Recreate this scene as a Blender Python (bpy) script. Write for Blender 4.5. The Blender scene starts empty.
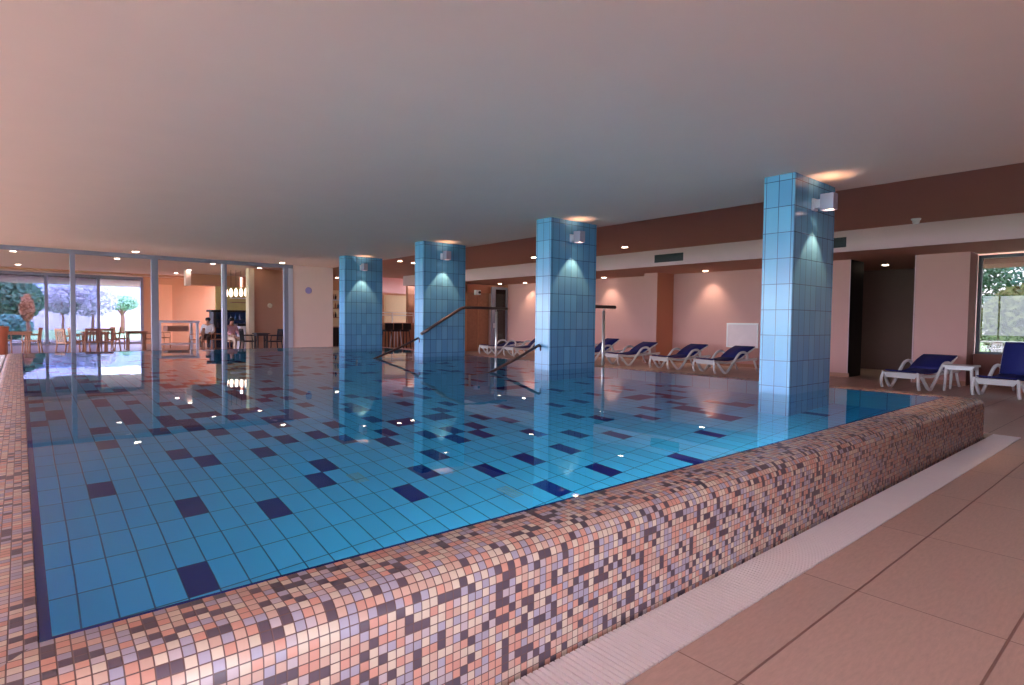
import bpy, bmesh, math, random
from mathutils import Vector, Matrix
random.seed(7)
C = bpy.context.scene.collection
S = 1.0
# ------------------------------------------------------------------ camera maths
F = 580.35; PITCH = 0.0367373; YAW = 0.703406; ROLL = 0.0115149; H = 1.3
fw = Vector((math.sin(YAW)*math.cos(PITCH), math.cos(YAW)*math.cos(PITCH), -math.sin(PITCH)))
rt0 = Vector((math.cos(YAW), -math.sin(YAW), 0)); up0 = rt0.cross(fw)
RT = rt0*math.cos(ROLL)+up0*math.sin(ROLL); UP = -rt0*math.sin(ROLL)+up0*math.cos(ROLL)
def ray(px, py): return RT*((px-512)/F) - UP*((py-342.5)/F) + fw
def onz(px, py, z): d = ray(px, py); return Vector((0,0,H)) + d*((z-H)/d.z)
def ony(px, py, y): d = ray(px, py); return Vector((0,0,H)) + d*(y/d.y)
def onx(px, py, x): d = ray(px, py); return Vector((0,0,H)) + d*(x/d.x)
# ------------------------------------------------------------------ node helpers
def newmat(name):
    m = bpy.data.materials.new(name); m.use_nodes = True
    nt = m.node_tree; return m, nt, nt.nodes['Principled BSDF']
def lin(c):
    return tuple(((v/255)/12.92 if v/255 <= .04045 else ((v/255+.055)/1.055)**2.4) for v in c)+(1,)
def simple(name, rgb, rough=.5, metal=0, noise=0, nscale=8, bump=0, spec=.5):
    m, nt, b = newmat(name)
    b.inputs['Roughness'].default_value = rough; b.inputs['Metallic'].default_value = metal
    b.inputs['Specular IOR Level'].default_value = spec
    c = lin(rgb)
    tc = nt.nodes.new('ShaderNodeTexCoord'); n = nt.nodes.new('ShaderNodeTexNoise')
    n.inputs['Scale'].default_value = nscale; n.inputs['Detail'].default_value = 4
    nt.links.new(tc.outputs['Object'], n.inputs['Vector'])
    mx = nt.nodes.new('ShaderNodeMix'); mx.data_type = 'RGBA'
    k = noise if noise else .04
    mx.inputs[6].default_value = tuple(max(0, v*(1-k)) for v in c[:3])+(1,)
    mx.inputs[7].default_value = tuple(min(1, v*(1+k)) for v in c[:3])+(1,)
    nt.links.new(n.outputs['Fac'], mx.inputs[0]); nt.links.new(mx.outputs[2], b.inputs['Base Color'])
    if bump:
        bp = nt.nodes.new('ShaderNodeBump'); bp.inputs['Strength'].default_value = bump
        bp.inputs['Distance'].default_value = .01
        nt.links.new(n.outputs['Fac'], bp.inputs['Height']); nt.links.new(bp.outputs[0], b.inputs['Normal'])
    return m
def mth(nt, op, a, b=None):
    n = nt.nodes.new('ShaderNodeMath'); n.operation = op
    for i, v in enumerate((a, b)):
        if v is None: continue
        if isinstance(v, (int, float)): n.inputs[i].default_value = v
        else: nt.links.new(v, n.inputs[i])
    return n.outputs[0]
def tile(name, pu, pv, ou, ov, gw, colors, grout, rough=.25, weights=None, var=.06, bump=.3, coat=0, streak=0, gv=None, rv=0):
    """procedural tiles in metres read from the UV map: colours by tile, grout lines between"""
    m, nt, b = newmat(name); L = nt.links
    uv = nt.nodes.new('ShaderNodeUVMap'); uv.uv_map = 'UVMap'
    sp = nt.nodes.new('ShaderNodeSeparateXYZ'); L.new(uv.outputs[0], sp.inputs[0])
    u = mth(nt, 'DIVIDE', mth(nt, 'SUBTRACT', sp.outputs[0], ou), pu)
    v = mth(nt, 'DIVIDE', mth(nt, 'SUBTRACT', sp.outputs[1], ov), pv)
    fu, fv = mth(nt, 'FLOOR', u), mth(nt, 'FLOOR', v)
    du = mth(nt, 'SUBTRACT', .5, mth(nt, 'ABSOLUTE', mth(nt, 'SUBTRACT', mth(nt, 'FRACT', u), .5)))
    dv = mth(nt, 'SUBTRACT', .5, mth(nt, 'ABSOLUTE', mth(nt, 'SUBTRACT', mth(nt, 'FRACT', v), .5)))
    # distance to joint in metres, smoothed
    def edge(d, p, w):
        mr = nt.nodes.new('ShaderNodeMapRange'); L.new(mth(nt, 'MULTIPLY', d, p), mr.inputs[0])
        mr.inputs[1].default_value = w*.35; mr.inputs[2].default_value = w*.65
        return mr.outputs[0]
    mask = mth(nt, 'MINIMUM', edge(du, pu, gw), edge(dv, pv, gv or gw))
    cb = nt.nodes.new('ShaderNodeCombineXYZ'); L.new(fu, cb.inputs[0]); L.new(fv, cb.inputs[1])
    wn = nt.nodes.new('ShaderNodeTexWhiteNoise'); wn.noise_dimensions = '3D'; L.new(cb.outputs[0], wn.inputs['Vector'])
    rp = nt.nodes.new('ShaderNodeValToRGB'); rp.color_ramp.interpolation = 'CONSTANT'
    n = len(colors); w = weights or [1/n]*n; acc = 0
    el = rp.color_ramp.elements
    el[0].position = 0; el[0].color = lin(colors[0])
    for i in range(1, n):
        acc += w[i-1]
        e = el[1] if i == 1 else el.new(acc)
        e.position = acc; e.color = lin(colors[i])
    if n == 1: el[1].color = lin(colors[0])
    L.new(wn.outputs['Value'], rp.inputs[0])
    sc = nt.nodes.new('ShaderNodeSeparateColor'); L.new(wn.outputs['Color'], sc.inputs[0])
    val = mth(nt, 'ADD', 1-var, mth(nt, 'MULTIPLY', sc.outputs[1], 2*var))
    if streak:
        tc = nt.nodes.new('ShaderNodeTexCoord'); mp = nt.nodes.new('ShaderNodeMapping')
        mp.inputs['Scale'].default_value = (5, 22, 5); L.new(tc.outputs['Object'], mp.inputs[0])
        ns = nt.nodes.new('ShaderNodeTexNoise'); ns.inputs['Scale'].default_value = 3.0; ns.inputs['Detail'].default_value = 8
        ns.inputs['Roughness'].default_value = .7
        L.new(mp.outputs[0], ns.inputs['Vector'])
        val = mth(nt, 'MULTIPLY', val, mth(nt, 'ADD', 1-streak*.5, mth(nt, 'MULTIPLY', ns.outputs['Fac'], streak)))
    hs = nt.nodes.new('ShaderNodeHueSaturation'); L.new(rp.outputs[0], hs.inputs['Color']); L.new(val, hs.inputs['Value'])
    mx = nt.nodes.new('ShaderNodeMix'); mx.data_type = 'RGBA'
    mx.inputs[6].default_value = lin(grout); L.new(hs.outputs[0], mx.inputs[7]); L.new(mask, mx.inputs[0])
    L.new(mx.outputs[2], b.inputs['Base Color'])
    b.inputs['Roughness'].default_value = rough
    if rv: L.new(mth(nt, 'ADD', rough, mth(nt, 'MULTIPLY', sc.outputs[2], rv)), b.inputs['Roughness'])
    b.inputs['Coat Weight'].default_value = coat; b.inputs['Coat Roughness'].default_value = .1
    bp = nt.nodes.new('ShaderNodeBump'); bp.inputs['Strength'].default_value = bump; bp.inputs['Distance'].default_value = .003
    L.new(mask, bp.inputs['Height']); L.new(bp.outputs[0], b.inputs['Normal'])
    return m
def emis(name, rgb, strength):
    m, nt, b = newmat(name)
    b.inputs['Base Color'].default_value = lin(rgb); b.inputs['Emission Color'].default_value = lin(rgb)
    b.inputs['Emission Strength'].default_value = strength
    return m
def thin_glass(name, tint=(235,240,245), refl=1.0):
    m, nt, b = newmat(name); nt.nodes.remove(b); out = nt.nodes['Material Output']
    t = nt.nodes.new('ShaderNodeBsdfTransparent'); t.inputs[0].default_value = lin(tint)
    g = nt.nodes.new('ShaderNodeBsdfGlossy'); g.inputs['Roughness'].default_value = 0
    fr = nt.nodes.new('ShaderNodeFresnel'); fr.inputs[0].default_value = 1.45
    mx = nt.nodes.new('ShaderNodeMixShader')
    geo = nt.nodes.new('ShaderNodeNewGeometry')
    # only the outward face reflects (a thin pane is modelled as a closed box)
    k = mth(nt, 'MULTIPLY', fr.outputs[0], mth(nt, 'SUBTRACT', 1, geo.outputs['Backfacing']))
    nt.links.new(mth(nt, 'MULTIPLY', k, refl), mx.inputs[0])
    nt.links.new(t.outputs[0], mx.inputs[1]); nt.links.new(g.outputs[0], mx.inputs[2]); nt.links.new(mx.outputs[0], out.inputs[0])
    return m
# ------------------------------------------------------------------ mesh builder
class MB:
    def __init__(s): s.v = []; s.f = []; s.uv = []; s.mi = []; s.sm = []
    def face(s, pts, uvs=None, mi=0, sm=False):
        i = len(s.v); s.v += [tuple(p) for p in pts]; s.f.append(tuple(range(i, i+len(pts))))
        if uvs is None:
            a, b_, c_ = Vector(pts[0]), Vector(pts[1]), Vector(pts[2]); n = (b_-a).cross(c_-b_)
            ax = max(range(3), key=lambda k: abs(n[k]))
            k = {0: (1, 2), 1: (0, 2), 2: (0, 1)}[ax]
            uvs = [(p[k[0]], p[k[1]]) for p in pts]
        s.uv.append(uvs); s.mi.append(mi); s.sm.append(sm)
    def box(s, x0, y0, z0, x1, y1, z1, mi=0):
        p = [(x, y, z) for z in (z0, z1) for y in (y0, y1) for x in (x0, x1)]
        for q in ((0,2,3,1), (4,5,7,6), (0,1,5,4), (1,3,7,5), (3,2,6,7), (2,0,4,6)):
            s.face([p[k] for k in q], mi=mi)
    def obox(s, c, ux, uy, uz, mi=0):
        c, ux, uy, uz = map(Vector, (c, ux, uy, uz))
        p = [c+ux*x+uy*y+uz*z for z in (-.5, .5) for y in (-.5, .5) for x in (-.5, .5)]
        for q in ((0,2,3,1), (4,5,7,6), (0,1,5,4), (1,3,7,5), (3,2,6,7), (2,0,4,6)):
            s.face([p[k] for k in q], mi=mi)
    def bar(s, a, b, w, h, up=(0,0,1)):
        a, b, up = Vector(a), Vector(b), Vector(up); d = (b-a); n = d.normalized()
        sd = n.cross(up)
        if sd.length < 1e-4: sd = n.cross(Vector((1,0,0)))
        sd.normalize(); u = sd.cross(n)
        s.obox((a+b)/2, d, sd*w, u*h)
    def tube(s, pts, r, n=8, flat=1.0, cap=True):
        pts = [Vector(p) for p in pts]; rs = r if isinstance(r, (list, tuple)) else [r]*len(pts)
        base = len(s.v); up = Vector((0, 0, 1)); prev = None
        for i, p in enumerate(pts):
            d = (pts[min(i+1, len(pts)-1)]-pts[max(i-1, 0)]).normalized()
            if prev is None:
                sd = d.cross(up)
                if sd.length < 1e-3: sd = d.cross(Vector((1, 0, 0)))
            else: sd = prev-d*prev.dot(d)
            sd.normalize(); prev = sd; u = sd.cross(d)
            for k in range(n):
                a = 2*math.pi*k/n
                s.v.append(tuple(p+sd*(math.cos(a)*rs[i]*flat)+u*(math.sin(a)*rs[i])))
        def add(f, sm=True):
            s.f.append(f); s.uv.append([(s.v[k][0]+s.v[k][1], s.v[k][2]) for k in f]); s.mi.append(0); s.sm.append(sm)
        for i in range(len(pts)-1):
            for k in range(n):
                a, b = base+i*n+k, base+i*n+(k+1) % n
                add((a, a+n, b+n, b))
        if cap:
            add(tuple(base+k for k in range(n)), False)
            add(tuple(base+(len(pts)-1)*n+k for k in reversed(range(n))), False)
    def lathe(s, c, prof, n=20):
        base = len(s.v); c = Vector(c)
        for r, z in prof:
            for k in range(n):
                a = 2*math.pi*k/n; s.v.append((c.x+r*math.cos(a), c.y+r*math.sin(a), c.z+z))
        for i in range(len(prof)-1):
            for k in range(n):
                a, b = base+i*n+k, base+i*n+(k+1) % n
                f = (a, b, b+n, a+n); s.f.append(f); s.uv.append([(s.v[j][0], s.v[j][2]) for j in f]); s.mi.append(0); s.sm.append(True)
        for f in (tuple(base+k for k in reversed(range(n))), tuple(base+(len(prof)-1)*n+k for k in range(n))):
            s.f.append(f); s.uv.append([(s.v[j][0], s.v[j][1]) for j in f]); s.mi.append(0); s.sm.append(False)
    def build(s, name, mats, parent=None, bevel=0, merge=True, loc=None, solid=0, subsurf=0):
        me = bpy.data.meshes.new(name)
        off = Vector(loc) if loc is not None else Vector((0, 0, 0))
        me.from_pydata([tuple(Vector(p)-off) for p in s.v], [], s.f)
        uvl = me.uv_layers.new(name='UVMap'); k = 0
        for uvs in s.uv:
            for t in uvs: uvl.data[k].uv = t; k += 1
        for m in (mats if isinstance(mats, list) else [mats]): me.materials.append(m)
        for i, p in enumerate(me.polygons): p.material_index = s.mi[i]; p.use_smooth = s.sm[i]
        if merge:
            bm = bmesh.new(); bm.from_mesh(me); bmesh.ops.remove_doubles(bm, verts=bm.verts, dist=1e-5)
            bm.to_mesh(me); bm.free()
        o = bpy.data.objects.new(name, me); C.objects.link(o)
        if parent: o.parent = parent
        if loc is not None: o.location = off
        if solid:
            md = o.modifiers.new('solid', 'SOLIDIFY'); md.thickness = solid; md.offset = 0
        if subsurf:
            md = o.modifiers.new('sub', 'SUBSURF'); md.levels = subsurf; md.render_levels = subsurf
        if bevel:
            md = o.modifiers.new('bevel', 'BEVEL'); md.width = bevel; md.segments = 2; md.limit_method = 'ANGLE'
        return o
def tag(o, label=None, cat=None, group=None, kind=None):
    if label: o['label'] = label
    if cat: o['category'] = cat
    if group: o['group'] = group
    if kind: o['kind'] = kind
    return o
def thing(name, label, cat, loc=(0,0,0), rz=0, group=None):
    o = bpy.data.objects.new(name, None); C.objects.link(o); o.empty_display_size = .2
    o.location = loc; o.rotation_euler = (0, 0, rz)
    return tag(o, label, cat, group)
def copy_tree(o, parent=None):
    c = o.copy(); C.objects.link(c); c.parent = parent
    for ch in [x for x in bpy.data.objects if x.parent == o]: copy_tree(ch, c)
    return c
def struct(name, mb, m, label, cat, **k):
    return tag(mb.build(name, m, **k), label, cat, kind='structure')
def B(*a):
    m = MB(); m.box(*a); return m
# ------------------------------------------------------------------ materials
M = {}
M['ceil'] = simple('painted ceiling', (240,208,194), .8, noise=.03, nscale=2)
M['ceil_brown'] = simple('terracotta painted ceiling', (182,134,118), .8, noise=.04, nscale=2)
M['wall_pink'] = simple('pink painted wall', (208,160,156), .8, noise=.03, nscale=3, bump=.05)
M['wall_band'] = simple('pale pink bulkhead', (214,182,192), .8, noise=.03, nscale=3)
M['wall_white'] = simple('pale wall', (226,196,188), .8, noise=.03, nscale=3)
M['orange'] = simple('orange painted wall', (204,152,118), .8, noise=.05, nscale=2)
M['orange_side'] = simple('orange wall and shaded pier side', (196,130,104), .8, noise=.04, nscale=2)  # own orange of the end walls; on a pier side it stands for shade
M['jamb'] = simple('dark red brown paint', (132,84,76), .8)
M['cream'] = simple('cream paint', (236,214,176), .7)
M['dark'] = simple('dark brown wall', (74,56,50), .7, noise=.1)
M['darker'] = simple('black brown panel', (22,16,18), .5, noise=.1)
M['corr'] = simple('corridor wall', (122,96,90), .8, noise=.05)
M['alu'] = simple('blue grey aluminium', (138,140,160), .4, .3)
M['alu_l'] = simple('light aluminium', (205,205,222), .35, .3)
M['lampbody'] = simple('lilac grey lamp metal', (166,162,188), .4, .3)
M['alu_d'] = simple('dark grey aluminium', (78,80,90), .45, .3)
M['steel'] = simple('brushed steel', (226,222,224), .35, .75)
M['woodrail'] = simple('dark handrail', (96,80,80), .35, .6)
M['plastic'] = simple('white resin', (228,226,230), .35)
M['sling'] = simple('navy fabric', (24,34,112), .7, noise=.15, nscale=60, bump=.2)
M['wood'] = simple('brown wood', (166,112,84), .45, noise=.25, nscale=12)
M['wood_l'] = simple('rattan brown', (190,134,100), .6, noise=.2, nscale=20)
M['terra'] = simple('terracotta', (196,112,84), .8, noise=.12, nscale=6, bump=.2)
M['grille'] = simple('dark grille', (44,48,62), .5)
M['grating'] = simple('white grating', (250,246,254), .4)
M['channel'] = simple('channel', (40,34,38), .8)
M['white'] = simple('white gloss', (235,235,240), .3)
M['grass'] = simple('lawn', (150,186,128), .95, noise=.3, nscale=3, bump=.4)
M['terrace'] = simple('terrace paving', (214,196,190), .8, noise=.08)
M['leaf'] = simple('hedge leaves', (84,122,96), .8, noise=.5, nscale=30, bump=.5)
M['leaf_b'] = simple('blue green leaves', (92,150,140), .8, noise=.4, nscale=30, bump=.5)
M['leaf_p'] = simple('mauve leaves', (196,190,196), .8, noise=.4, nscale=30, bump=.5)
M['bark'] = simple('bark', (168,112,90), .9, noise=.3, nscale=10)
M['lavwall'] = simple('pale rendered wall', (224,206,218), .9)
M['floor'] = tile('sandstone floor tiles', 1.14, .57, 4.25-1.14*10, 1.03-.57*10, .006, [(208,180,170)], (150,116,108), rough=.45, var=.035, bump=.5, streak=.5, rv=.05, gv=.010)
M['mosaic'] = tile('glass mosaic', .0305, .0305, .604-.0305*40, 0, .0034,
    [(208,156,140),(206,174,160),(214,200,184),(170,166,188),(92,80,94),(192,180,188)], (104,80,80),
    weights=[.19,.16,.19,.19,.18,.09], rough=.42, var=.06, bump=.4)
M['pillar'] = tile('light blue pillar tiles', .15, .30, 0, .27, .008, [(92,154,198),(88,148,194),(97,160,202)], (50,70,104), rough=.2, var=.025, bump=.12)
M['pool'] = tile('cyan pool tiles', .15, .30, .0484, .0357, .008, [(94,206,255)], (36,96,150), rough=.3, var=.05, bump=.3)
M['poolwall'] = tile('cyan pool wall tiles', .30, .15, 0, 0, .008, [(110,222,250)], (40,110,150), rough=.3, var=.05, bump=.3)
M['poolnavy'] = tile('navy pool tiles', .15, .30, .0484, .0357, .006, [(18,34,128)], (10,22,70), rough=.3, var=.08, bump=.3)
M['navyedge'] = tile('navy edge tiles', .30, .30, .0, .0357, .006, [(40,48,160)], (60,66,150), rough=.25, var=.05)
M['glass'] = thin_glass('clear glass')
M['glass_t'] = thin_glass('tinted solar glass', (243,243,250), 1.0)
M['glass_s'] = thin_glass('solar glass', (184,187,202), .8)
M['glass_d'] = thin_glass('dark tinted glass', (150,150,150), 1.0)
M['lamp'] = emis('lamp glow', (255,232,205), 14)
M['lampwarm'] = emis('warm lamp glow', (255,214,180), 8)
M['pendant'] = emis('pendant glow', (255,228,196), 4)
M['drain'] = simple('drain grille', (150,190,205), .5)
# water
m, nt, b = newmat('pool water'); nt.nodes.remove(b); out = nt.nodes['Material Output']
rf = nt.nodes.new('ShaderNodeBsdfRefraction'); rf.inputs['IOR'].default_value = 1.333; rf.inputs['Roughness'].default_value = 0
rf.inputs['Color'].default_value = (.60, .93, 1.0, 1)
gl = nt.nodes.new('ShaderNodeBsdfGlossy'); gl.inputs['Roughness'].default_value = 0
fr = nt.nodes.new('ShaderNodeFresnel'); fr.inputs[0].default_value = 1.333
mx = nt.nodes.new('ShaderNodeMixShader')
tc = nt.nodes.new('ShaderNodeTexCoord'); mp = nt.nodes.new('ShaderNodeMapping'); mp.inputs['Scale'].default_value = (.9, .45, 1)
ns = nt.nodes.new('ShaderNodeTexNoise'); ns.inputs['Scale'].default_value = 1.6; ns.inputs['Detail'].default_value = 2
nt.links.new(tc.outputs['Object'], mp.inputs[0]); nt.links.new(mp.outputs[0], ns.inputs['Vector'])
bp = nt.nodes.new('ShaderNodeBump'); bp.inputs['Strength'].default_value = .13; bp.inputs['Distance'].default_value = .02
nt.links.new(ns.outputs['Fac'], bp.inputs['Height'])
for n_ in (rf, gl, fr): nt.links.new(bp.outputs[0], n_.inputs['Normal'])
nt.links.new(fr.outputs[0], mx.inputs[0]); nt.links.new(rf.outputs[0], mx.inputs[1]); nt.links.new(gl.outputs[0], mx.inputs[2])
nt.links.new(mx.outputs[0], out.inputs[0]); M['water'] = m
# ------------------------------------------------------------------ swimming pool
ZW = .48; PX0, PX1, PY0, PY1 = .025, 8.08, 1.845, 16.4; PB = ZW-1.56
pool = thing('swimming_pool', 'raised overflow swimming pool full of clear blue water with mosaic coping', 'swimming pool')
NAVY = [(2,16),(3,20),(4,11),(4,27),(5,14),(5,23),(6,18),(6,21),(6,27),(7,17),(7,23),(8,13),(8,22),(8,26),(9,20),(9,25),(10,17),(10,23),(11,14),(11,19),(11,22),(12,15),(12,18),(12,27),(13,20),(13,23),(14,12),(14,18),(14,21),(15,17),(15,22),(15,25),(16,13),(16,19),(17,16),(17,23),(18,14),(18,17),(19,12),(19,19),(19,21),(20,10),(20,16),(20,18),(21,18),(21,15),(22,12),(22,16),(23,15),(23,18),(24,10),(24,16),(24,18),(25,12),(25,19),(26,14),(26,17),(27,16),(27,20),(28,13),(29,9),(30,12),(30,18),(32,15),(33,14),(34,17),(35,10),(36,13),(37,17),(39,14),(40,11),(42,16),(46,13),(46,15),(46,16),(47,12)]
nav = set(NAVY)
for i in range(54):
    for j in range(9, 50):
        vis = (j <= 20 and i < 40)
        if not vis and (i, j) not in nav and random.random() < .15: nav.add((i, j))
mb = MB()
for i in range(-1, 54):
    for j in range(6, 55):
        x0, x1 = .0484+i*.15, .0484+(i+1)*.15; y0, y1 = .0357+j*.3, .0357+(j+1)*.3
        x0, x1, y0, y1 = max(x0, PX0), min(x1, PX1), max(y0, PY0), min(y1, PY1)
        if x1 <= x0 or y1 <= y0: continue
        mb.face([(x0,y0,PB),(x1,y0,PB),(x1,y1,PB),(x0,y1,PB)], mi=1 if (i, j) in nav else 0)
mb.build('pool_floor', [M['pool'], M['poolnavy']], pool)
mb = MB()
for a, b_ in (((PX0,PY0),(PX0,PY1)), ((PX0,PY1),(PX1,PY1)), ((PX1,PY1),(PX1,PY0)), ((PX1,PY0),(PX0,PY0))):
    u = lambda p: p[0]+p[1]
    mb.face([(a[0],a[1],PB),(b_[0],b_[1],PB),(b_[0],b_[1],ZW-.03),(a[0],a[1],ZW-.03)], [(u(a),PB),(u(b_),PB),(u(b_),ZW-.03),(u(a),ZW-.03)])
mb.build('pool_wall', M['poolwall'], pool)
mb = MB(); e = .026
for r in ((PX0,PY0,PX0+e,PY1), (PX1-.02,PY0,PX1,PY1), (PX0+e,PY0,PX1-.02,PY0+.022), (PX0+e,PY1-.012,PX1-.02,PY1)):
    mb.box(r[0], r[1], ZW-.03, r[2], r[3], ZW-.002)
mb.build('edge_tiles', M['navyedge'], pool)
# coping swept round the basin: profile (outward, height)
prof = [(0, ZW-.03), (0, ZW-.002), (.004, ZW+.004)]
R_ = .10; out_w = .27
prof += [(out_w-R_, ZW-.004)]
for k in range(1, 9):
    a = math.pi/2*k/8; prof.append((out_w-R_+R_*math.sin(a), ZW-.004-R_*(1-math.cos(a))))
foot = [(out_w, .2), (out_w, -.05)]
prof += foot
ZL = .43
def ring(d, z):
    kr = 1.9
    dl = min(d, .2); 
    zl = z if d <= .17 else max(z, ZL-.02)
    return d, z, [(PX0-d, PY0-d), (PX1+d*kr, PY0-d), (PX1+d*kr, PY1+d), (PX0-d, PY1+d)]
mb = MB(); arc = 0; rings = [ring(*p) for p in prof]
arcs = [0]
for i in range(1, len(prof)):
    arcs.append(arcs[-1]+math.dist(prof[i], prof[i-1]))
for i in range(len(rings)-1):
    d0, z0, c0 = rings[i]; d1, z1, c1 = rings[i+1]
    for sd in range(4):
        a0, b0 = c0[sd], c0[(sd+1) % 4]; a1, b1 = c1[sd], c1[(sd+1) % 4]
        ax = 0 if sd in (0, 2) else 1
        v0, v1 = arcs[i], arcs[i+1]
        mb.face([(a1[0],a1[1],z1),(b1[0],b1[1],z1),(b0[0],b0[1],z0),(a0[0],a0[1],z0)],
                [(a1[ax],v1),(b1[ax],v1),(b0[ax],v0),(a0[ax],v0)], sm=True)
mb.build('mosaic_coping', M['mosaic'], pool)
mb = MB(); mb.face([(PX0,PY0,ZW),(PX1,PY0,ZW),(PX1,PY1,ZW),(PX0,PY1,ZW)])
mb.build('water_surface', M['water'], pool)
# drain grilles in the pool floor (seen through the water)
for (ci, cj) in ((18.5, 11.0), (13.2, 14.1)):
    g = MB(); cx, cy = .0484+ci*.15, .0357+cj*.3
    for k in range(9): g.box(cx-.05, cy-.10+k*.024, PB+.002, cx+.05, cy-.10+k*.024+.006, PB+.010)
    for k in (-.05, .044): g.box(cx+k, cy-.105, PB+.001, cx+k+.006, cy+.105, PB+.009)
    g.build('floor_drain', M['drain'], pool)
# underwater lamps added in the near pool wall to brighten the pool floor
for k, x in enumerate((2.2, 3.7, 5.2)):
    t = thing('pool_fill_light', ('leftmost added underwater fill lamp','middle added underwater fill lamp','rightmost added underwater fill lamp')[k]+' set in the near wall of the pool', 'fill light', (x, PY0, -.25), 0, 'added fill lamps')
    g = MB(); g.tube([(0,.001,0),(0,.02,0)], .13, 20); g.build('trim_ring', M['steel'], t)
    g = MB(); g.tube([(0,.021,0),(0,.03,0)], .10, 20); g.build('lamp_glass', M['lamp'], t)
    ld = bpy.data.lights.new('pool fill lamp', 'AREA'); ld.shape = 'DISK'; ld.size = .2; ld.energy = 8; ld.color = (.95, .97, .95)
    lo = bpy.data.objects.new('lamp_bulb', ld); C.objects.link(lo); lo.parent = t; lo.location = (0, .04, 0); lo.rotation_euler = (math.radians(82), 0, 0)
# ------------------------------------------------------------------ floors
mb = MB(); z = 0
mb.box(-8, -5, -.12, 16.4, 1.285, 0); mb.box(9.0, 1.285, -.12, 16.4, 3.25, 0); mb.box(9.0, 3.25, -.12, 16, 19.4, 0); mb.box(-8, 17.0, -.12, 9.0, 19.4, 0)
struct('floor', mb, M['floor'], 'pinkish stone tiled floor around the pool', 'floor')
mb = MB(); mb.box(-.19, 1.285, -.12, 9.0, 1.60, -.06); mb.box(8.56, 1.60, -.12, 9.0, 16.7, -.06)
struct('trim_1', mb, M['channel'], 'dark gutter channel at the foot of the mosaic wall', 'gutter channel')
mb = MB(); mb.box(-8, 1.286, -.055, -.53, 17.0, ZL)
struct('trim_2', mb, M['floor'], 'raised deck along the left side of the pool', 'deck')
# gutter grates
mb = MB(); x = -.25
while x < 8.98:
    mb.box(x, 1.292, -.03, x+.0205, 1.548, .002); x += .0285
for y in (1.34, 1.42, 1.50): mb.box(-.25, y, -.034, 8.985, y+.008, -.008)
tag(mb.build('gutter_grate', M['grating'], merge=False), 'white slatted gutter grate along the foot of the mosaic wall', 'grate')
mb = MB(); y = 1.62
while y < 17:
    mb.box(-.51, y, ZL-.03, -.255, y+.015, ZL); y += .0245
mb.box(-.51, 1.6, ZL-.045, -.47, 17, ZL-.015); mb.box(-.31, 1.6, ZL-.045, -.27, 17, ZL-.015)
mb.box(-.52, 1.6, -.055, -.255, 17, ZL-.06)
tag(mb.build('gutter_grate', M['grating'], merge=False), 'white slatted overflow grate beside the left pool edge', 'grate')
mb = MB(); x = -.2
while x < 8.6:
    mb.box(x, 16.69, ZL-.03, x+.015, 16.97, ZL); x += .0245
mb.box(-.2, 16.69, -.055, 8.6, 16.97, ZL-.035)
tag(mb.build('gutter_grate', M['grating'], merge=False), 'white overflow grate along the far pool edge', 'grate')
# ------------------------------------------------------------------ ceilings
ZC, ZR, ZS = 3.045, 3.38, 2.92
struct('ceiling', B(-8.2, -5, ZC, 8.15, 19.25, ZC+.9), M['ceil'], 'large flat pale ceiling over the pool', 'ceiling')
mb = MB(); mb.box(8.15, -5, ZR, 14.0, 24.5, ZR+.5)
struct('ceiling_brown', mb, M['ceil_brown'], 'darker terracotta ceiling strip beyond the pillars', 'ceiling')
mb = MB(); mb.box(14.0, -5, ZS, 19.8, 24.5, ZS+.1, 1)
struct('ceiling_soffit', mb, [M['ceil_brown'], M['ceil_brown']], 'low brown soffit above the loungers', 'ceiling')
struct('wall_bulkhead', B(13.94, -5, ZS-.001, 14.0, 24.5, ZR+.5), M['wall_band'], 'pale pink bulkhead band with vents', 'wall')
# ------------------------------------------------------------------ right hand walls
XN, XP = 16.6, 15.7
mb = MB(); mb.box(XN, 6.3, 0, XN+.2, 19.9, ZS)
struct('wall_right', mb, M['wall_pink'], 'pink niche wall behind the loungers', 'wall')
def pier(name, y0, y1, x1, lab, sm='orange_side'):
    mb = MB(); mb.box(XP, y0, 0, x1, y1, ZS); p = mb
    # side facing the camera turns from daylight: its shade goes into the colour
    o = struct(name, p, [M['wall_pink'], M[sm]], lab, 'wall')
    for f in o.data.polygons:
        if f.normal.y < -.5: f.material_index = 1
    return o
pier('wall_pier_1', 11.3, 11.82, XN, 'pier dividing the pink niche wall')
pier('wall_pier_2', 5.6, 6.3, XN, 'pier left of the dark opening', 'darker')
pier('wall_pier_3', 3.22, 4.21, 16.45, 'pink wall between dark opening and window', 'jamb')
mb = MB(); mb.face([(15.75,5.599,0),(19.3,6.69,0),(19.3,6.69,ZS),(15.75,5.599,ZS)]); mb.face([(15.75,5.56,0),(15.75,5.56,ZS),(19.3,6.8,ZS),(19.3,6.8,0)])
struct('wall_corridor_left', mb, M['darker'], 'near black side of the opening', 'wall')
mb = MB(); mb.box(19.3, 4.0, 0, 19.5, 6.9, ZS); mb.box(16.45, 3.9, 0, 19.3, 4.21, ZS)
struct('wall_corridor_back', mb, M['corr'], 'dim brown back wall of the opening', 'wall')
struct('floor_corridor', B(16, 3.25, -.12, 19.4, 21.7, 0), M['floor'], 'tiled floor under the niche', 'floor')
for k, (y0, x) in enumerate(((5.585, 15.695), (4.215, 15.695))):
    struct('trim_%d' % (k+3), B(x-.004, y0, 0, x+.01, y0+.02, ZS), M['wall_band'], 'pale corner bead on the opening edge', 'trim')
mb = MB()
for y0, y1, x in ((6.3, 11.3, XN), (11.82, 19.0, XN)): mb.box(x-.015, y0, 0, x, y1, .1)
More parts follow.
